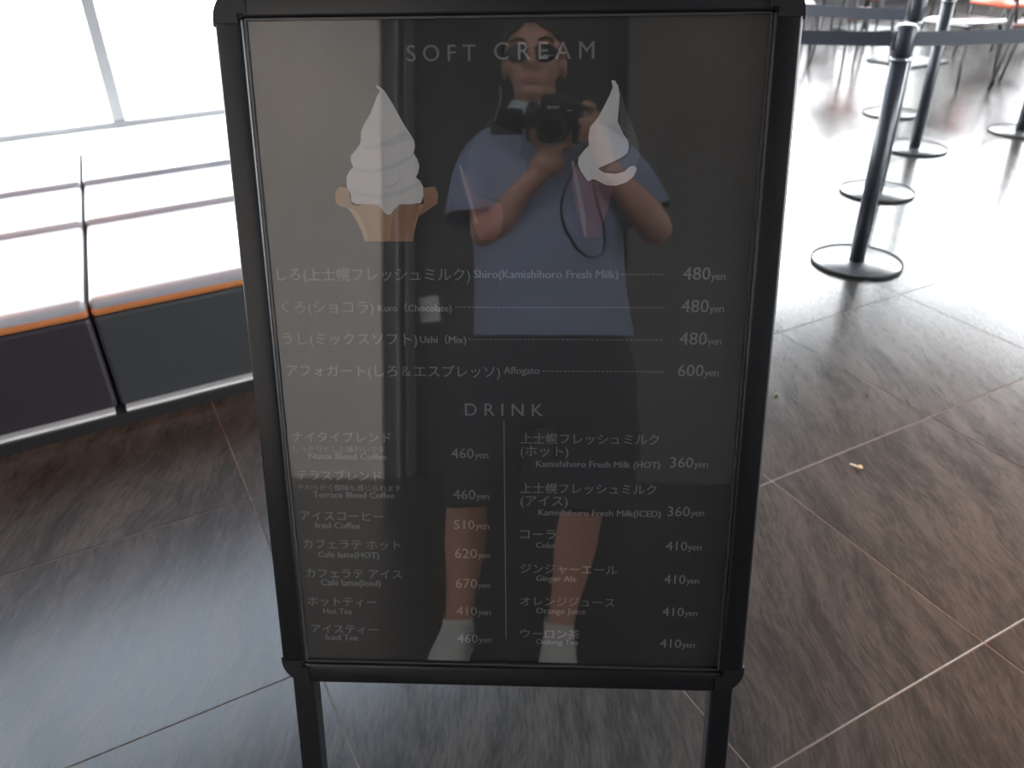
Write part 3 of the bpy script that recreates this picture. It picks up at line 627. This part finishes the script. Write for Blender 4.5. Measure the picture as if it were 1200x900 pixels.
# hands
cam_l = lambda x, y, z: EYE + CR @ Vector((x, y, z))            # camera-body coordinates
palm = Vector((-.012, -.095, 1.300))
limb(bm, [LW, (-.045, -.10, 1.268), palm], [.027, .026, .026]); ball(bm, palm, (.042, .036, .028))
def finger(pts, r): limb(bm, pts, [r, r*.95, r*.9, r*.8][:len(pts)])
finger([cam_l(-.010, -.062, .062), cam_l(.016, -.058, .060), cam_l(.040, -.042, .062), cam_l(.046, -.022, .066)], .0090)
finger([cam_l(-.008, -.066, .076), cam_l(.020, -.062, .078), cam_l(.046, -.048, .080), cam_l(.054, -.030, .082)], .0092)
finger([cam_l(-.006, -.070, .094), cam_l(.022, -.068, .098), cam_l(.044, -.064, .100)], .0088)
finger([cam_l(-.006, -.076, .110), cam_l(.018, -.076, .114), cam_l(.036, -.074, .114)], .0080)
finger([cam_l(-.026, -.062, .070), cam_l(-.042, -.040, .060), cam_l(-.042, -.014, .052)], .0105)
gp = cam_l(.094, -.022, .095)
limb(bm, [RW, tuple((Vector(RW)+gp)/2), gp], [.027, .025, .022]); ball(bm, gp, (.020, .032, .038))
finger([cam_l(.100, .012, .085), cam_l(.094, .040, .062), cam_l(.078, .050, .050)], .0095)
for k, yy in enumerate((.012, -.010, -.030)):
    finger([cam_l(.102, yy, .085), cam_l(.100, yy, .058), cam_l(.082, yy, .046), cam_l(.066, yy-.002, .050)], .0098-.0006*k)
finger([cam_l(.092, -.015, .118), cam_l(.072, .006, .128), cam_l(.052, .016, .130)], .0105)
body = remesh(bm, .0045, 'body', M['skin'], 3)

def loft(bm, rings, n=32, cap0=False, cap1=False):
    """rings: (centre, rx, ry, squareness, tilt normal) horizontal-ish ellipses"""
    R0 = []
    for c_, rx, ry, ax in rings:
        c_ = Vector(c_)-PX; ax = Vector(ax).normalized(); a = Vector((1, 0, 0)); a = (a-ax*a.dot(ax)); a = a.normalized() if a.length > .2 else ax.orthogonal().normalized(); b = ax.cross(a)
        R0.append([bm.verts.new(c_+a*rx*math.copysign(abs(math.cos(t))**.85, math.cos(t))+b*ry*math.copysign(abs(math.sin(t))**.85, math.sin(t))) for t in [2*math.pi*k/n for k in range(n)]])
    for A, Z in zip(R0, R0[1:]):
        for k in range(n): bm.faces.new((A[k], A[(k+1) % n], Z[(k+1) % n], Z[k]))
    if cap0: bm.faces.new(R0[0][::-1])
    if cap1: bm.faces.new(R0[-1])
    return R0
def cloth(name, bm, m, th=.004, sub=1):
    o = obj(name, bm, m, person, True)
    s = o.modifiers.new('thick', 'SOLIDIFY'); s.thickness = th; s.offset = 0
    s = o.modifiers.new('sub', 'SUBSURF'); s.levels = sub; s.render_levels = sub
    return o
Z_ = (0, 0, 1)
bm = bmesh.new()
loft(bm, [((-.005, -.270, .885), .212, .150, Z_), ((-.008, -.270, .94), .204, .146, Z_), ((-.015, -.266, 1.05), .196, .142, Z_), ((-.022, -.264, 1.16), .194, .143, Z_), ((-.028, -.266, 1.27), .196, .142, Z_),
          ((-.030, -.268, 1.345), .196, .128, Z_), ((-.033, -.268, 1.395), .178, .105, Z_), ((-.038, -.262, 1.425), .132, .086, Z_), ((-.046, -.255, 1.452), .080, .070, Z_), ((-.048, -.252, 1.470), .064, .062, Z_)])
# sleeves with open hems
loft(bm, [((-.150, -.262, 1.372), .062, .060, (-1, 0, -.25)), ((-.190, -.258, 1.352), .062, .062, (-.8, .1, -.7)), ((-.204, -.240, 1.290), .066, .068, (-.25, .2, -1)), ((-.206, -.222, 1.235), .070, .072, (-.1, .25, -1)), ((-.208, -.212, 1.180), .074, .075, (0, .25, -1))], 24)
loft(bm, [((.095, -.262, 1.372), .062, .060, (1, 0, -.25)), ((.140, -.260, 1.345), .062, .062, (.8, .05, -.7)), ((.180, -.250, 1.295), .064, .068, (.6, .1, -1)), ((.208, -.240, 1.240), .068, .070, (.5, .15, -1)), ((.228, -.236, 1.190), .072, .074, (.4, .15, -1))], 24)
cloth('polo_shirt', bm, M['shirt'])
bm = bmesh.new()
loft(bm, [((-.048, -.250, 1.462), .070, .068, (0, .25, 1)), ((-.048, -.248, 1.480), .062, .060, (0, .25, 1)), ((-.048, -.246, 1.500), .060, .058, (0, .3, 1)), ((-.048, -.250, 1.490), .068, .068, (0, .3, 1)), ((-.048, -.246, 1.455), .090, .082, (0, .3, 1))], 24)
cloth('collar', bm, M['collar'], .003)
bm = bmesh.new()
loft(bm, [((-.01, -.27, .93), .170, .125, Z_), ((-.01, -.272, .86), .205, .150, Z_), ((-.01, -.275, .80), .225, .155, Z_), ((-.012, -.273, .72), .232, .146, Z_), ((-.03, -.270, .655), .225, .128, Z_)])
loft(bm, [((-.115, -.275, .77), .096, .118, Z_), ((-.155, -.270, .66), .112, .120, (-.1, 0, 1)), ((-.185, -.265, .54), .100, .105, (-.1, 0, 1)), ((-.205, -.262, .445), .092, .098, (-.1, 0, 1))], 24)
loft(bm, [((.092, -.275, .77), .096, .118, Z_), ((.115, -.270, .66), .118, .120, Z_), ((.110, -.262, .54), .110, .108, Z_), ((.098, -.255, .440), .098, .100, Z_)], 24)
cloth('shorts', bm, M['shorts'])
# hair, glasses, mouth
bm = bmesh.new(); bmesh.ops.create_uvsphere(bm, u_segments=40, v_segments=24, radius=1)
for v in list(bm.verts):
    lim = .30 if v.co.y > .2 else (-.05 if v.co.y > -.25 else -.55)
    if v.co.z < lim+.25*abs(v.co.x)*(v.co.y > .2)*-1: bm.verts.remove(v)
for v in bm.verts:
    j = 1+.02*random.random(); v.co = Vector((v.co.x*.083*j, v.co.y*.103*j, v.co.z*.110*j))+hc-PX
cloth('hair', bm, M['hair'], .008)
def at(d): return hc-PX+Vector(d)
bm = bmesh.new()
for s in (-1, 1):
    m4 = Matrix.Translation(at((s*.033, .088, -.030))) @ Matrix.Rotation(math.radians(-12*s), 4, 'Z') @ Matrix.Diagonal((.029, .005, .022, 1)); bmesh.ops.create_uvsphere(bm, u_segments=20, v_segments=12, radius=1, matrix=m4)
    tube(bm, at((s*.060, .082, -.022)), at((s*.080, -.01, -.020)), .0022, n=8)
tube(bm, at((-.012, .096, -.022)), at((.012, .096, -.022)), .0022, n=8)
obj('sunglasses', bm, M['lens'], person, True)
bm = bmesh.new(); bmesh.ops.create_uvsphere(bm, u_segments=16, v_segments=8, radius=1, matrix=Matrix.Translation(at((0, .0905, -.090))) @ Matrix.Diagonal((.019, .005, .0045, 1)))
bmesh.ops.create_uvsphere(bm, u_segments=16, v_segments=8, radius=1, matrix=Matrix.Translation(at((0, .089, -.098))) @ Matrix.Diagonal((.015, .005, .0045, 1)))
obj('mouth', bm, M['lips'], person, True)
for s in (-1, 1):
    bm = bmesh.new(); path_tube(bm, [at((s*.016, .092, .000)), at((s*.035, .090, .006)), at((s*.055, .076, .000))], .0035, 6); obj('eyebrow', bm, M['hair'], person, True)
# shoes
for ank, tw in (((-.270, -.305), .06), ((.012, -.305), -.02)):
    def sp(y, z, x=0): return Vector((ank[0]+x+tw*y*-1, ank[1]+y, z))
    bm = bmesh.new()
    loft(bm, [(sp(-.075, .045), .026, .028, (0, 1, .1)), (sp(-.055, .055), .038, .044, (0, 1, .1)), (sp(0, .064), .043, .054, (0, 1, .0)), (sp(.05, .056), .045, .046, (0, 1, -.1)), (sp(.11, .044), .050, .034, (0, 1, -.1)), (sp(.16, .036), .046, .026, (0, 1, -.1)), (sp(.195, .030), .026, .017, (0, 1, 0))], 20, True, True)
    loft(bm, [(sp(-.01, .07), .042, .048, Z_), (sp(-.005, .105), .042, .046, Z_), (sp(-.003, .118), .040, .044, Z_)], 20)
    sh = obj('shoe', bm, M['shoe'], person, True)
    bm = bmesh.new(); loft(bm, [(sp(-.08, .014), .028, .014, (0, 1, 0)), (sp(-.03, .014), .042, .014, (0, 1, 0)), (sp(.06, .014), .046, .014, (0, 1, 0)), (sp(.14, .014), .052, .014, (0, 1, 0)), (sp(.2, .014), .028, .014, (0, 1, 0))], 16, True, True)
    obj('sole', bm, M['sole'], sh, True)
    bm = bmesh.new()
    for k in range(4): tube(bm, sp(.03+.022*k, .106-.014*k, -.022)-PX, sp(.03+.022*k, .106-.014*k, .022)-PX, .0035, n=6)
    obj('laces', bm, M['sole'], sh, True)
    bm = bmesh.new(); path_tube(bm, [sp(.0, .03, .047)-PX, sp(.03, .06, .046)-PX, sp(.05, .088, .030)-PX], [(.006, .003)]*3, 6); obj('side_stripe', bm, M['blue'], sh, True)

# ================================================================== HELD CAMERA
cam_t = thing('digital_camera', 'black camera with its screen flipped out sideways, held up by the person', 'camera', Matrix.Translation(EYE) @ CR.to_4x4())
OX = .004
obj('body', B(OX-.066, OX+.070, -.046, .036, .064, .100, bev=.008, seg=3), M['cambody'], cam_t, True)
obj('viewfinder_hump', B(OX-.030, OX+.030, .030, .060, .060, .102, bev=.010, seg=3), M['cambody'], cam_t, True)
obj('grip', B(OX+.044, OX+.074, -.044, .034, .046, .070, bev=.010, seg=3), M['cambody'], cam_t, True)
ln = obj('lens', lathe(bmesh.new(), [(.024, -.016), (.031, -.014), (.033, -.020), (.033, -.040), (.036, -.042), (.036, -.062), (.034, -.066), (.0, -.066)], n=40), M['cambody'], cam_t, True)
ln.scale = (1, 1, -1)
g_ = obj('front_glass', lathe(bmesh.new(), [(0, -.0185), (.012, -.019), (.024, -.021), (.024, -.024), (0, -.024)], n=32), M['camglass'], ln, True)
sc_ = obj('flip_screen', B(OX-.152, OX-.074, -.036, .026, .090, .099, bev=.003), M['cambody'], cam_t)
obj('screen_face', B(OX-.147, OX-.079, -.031, .021, .0892, .0902), M['camscr'], sc_)
obj('hinge', B(OX-.078, OX-.062, -.020, .012, .090, .099, bev=.002), M['cambody'], cam_t)
for x in (.040, .056): obj('dial', tube(bmesh.new(), (OX+x, .034, .08), (OX+x, .044, .08), .009, n=20), M['cambody'], cam_t, True)
obj('dial', tube(bmesh.new(), (OX-.048, .034, .08), (OX-.048, .043, .08), .010, n=20), M['cambody'], cam_t, True)
obj('name_plate', B(OX-.014, OX+.014, .036, .041, .0588, .0602), M['silver'], cam_t)
obj('name_plate', B(OX+.030, OX+.046, .029, .032, .0628, .0642), M['silver'], cam_t)
bm = bmesh.new(); pts = []
P0, P3 = Vector((OX+.072, .02, .084)), Vector((OX-.067, .02, .084))
inv = (Matrix.Translation(EYE) @ CR.to_4x4()).inverted()
P = [(.078, -.075, 1.335), (.050, -.050, 1.27), (.022, -.045, 1.19), (.045, -.045, 1.115), (.085, -.06, 1.075), (.12, -.075, 1.085), (.125, -.09, 1.14), (.105, -.10, 1.22), (.092, -.10, 1.30)]
Q = []
for i in range(len(P)-1):
    a0, a1, a2, a3 = [Vector(P[max(0, min(len(P)-1, i+k))]) for k in (-1, 0, 1, 2)]
    for k in range(5):
        t = k/5; Q.append(.5*((2*a1)+(a2-a0)*t+(2*a0-5*a1+4*a2-a3)*t*t+(3*a1-a0-3*a2+a3)*t**3))
path_tube(bm, [inv @ q for q in Q], [(.008, .002)]*len(Q), 6)
obj('neck_strap', bm, M['strap'], cam_t, True)
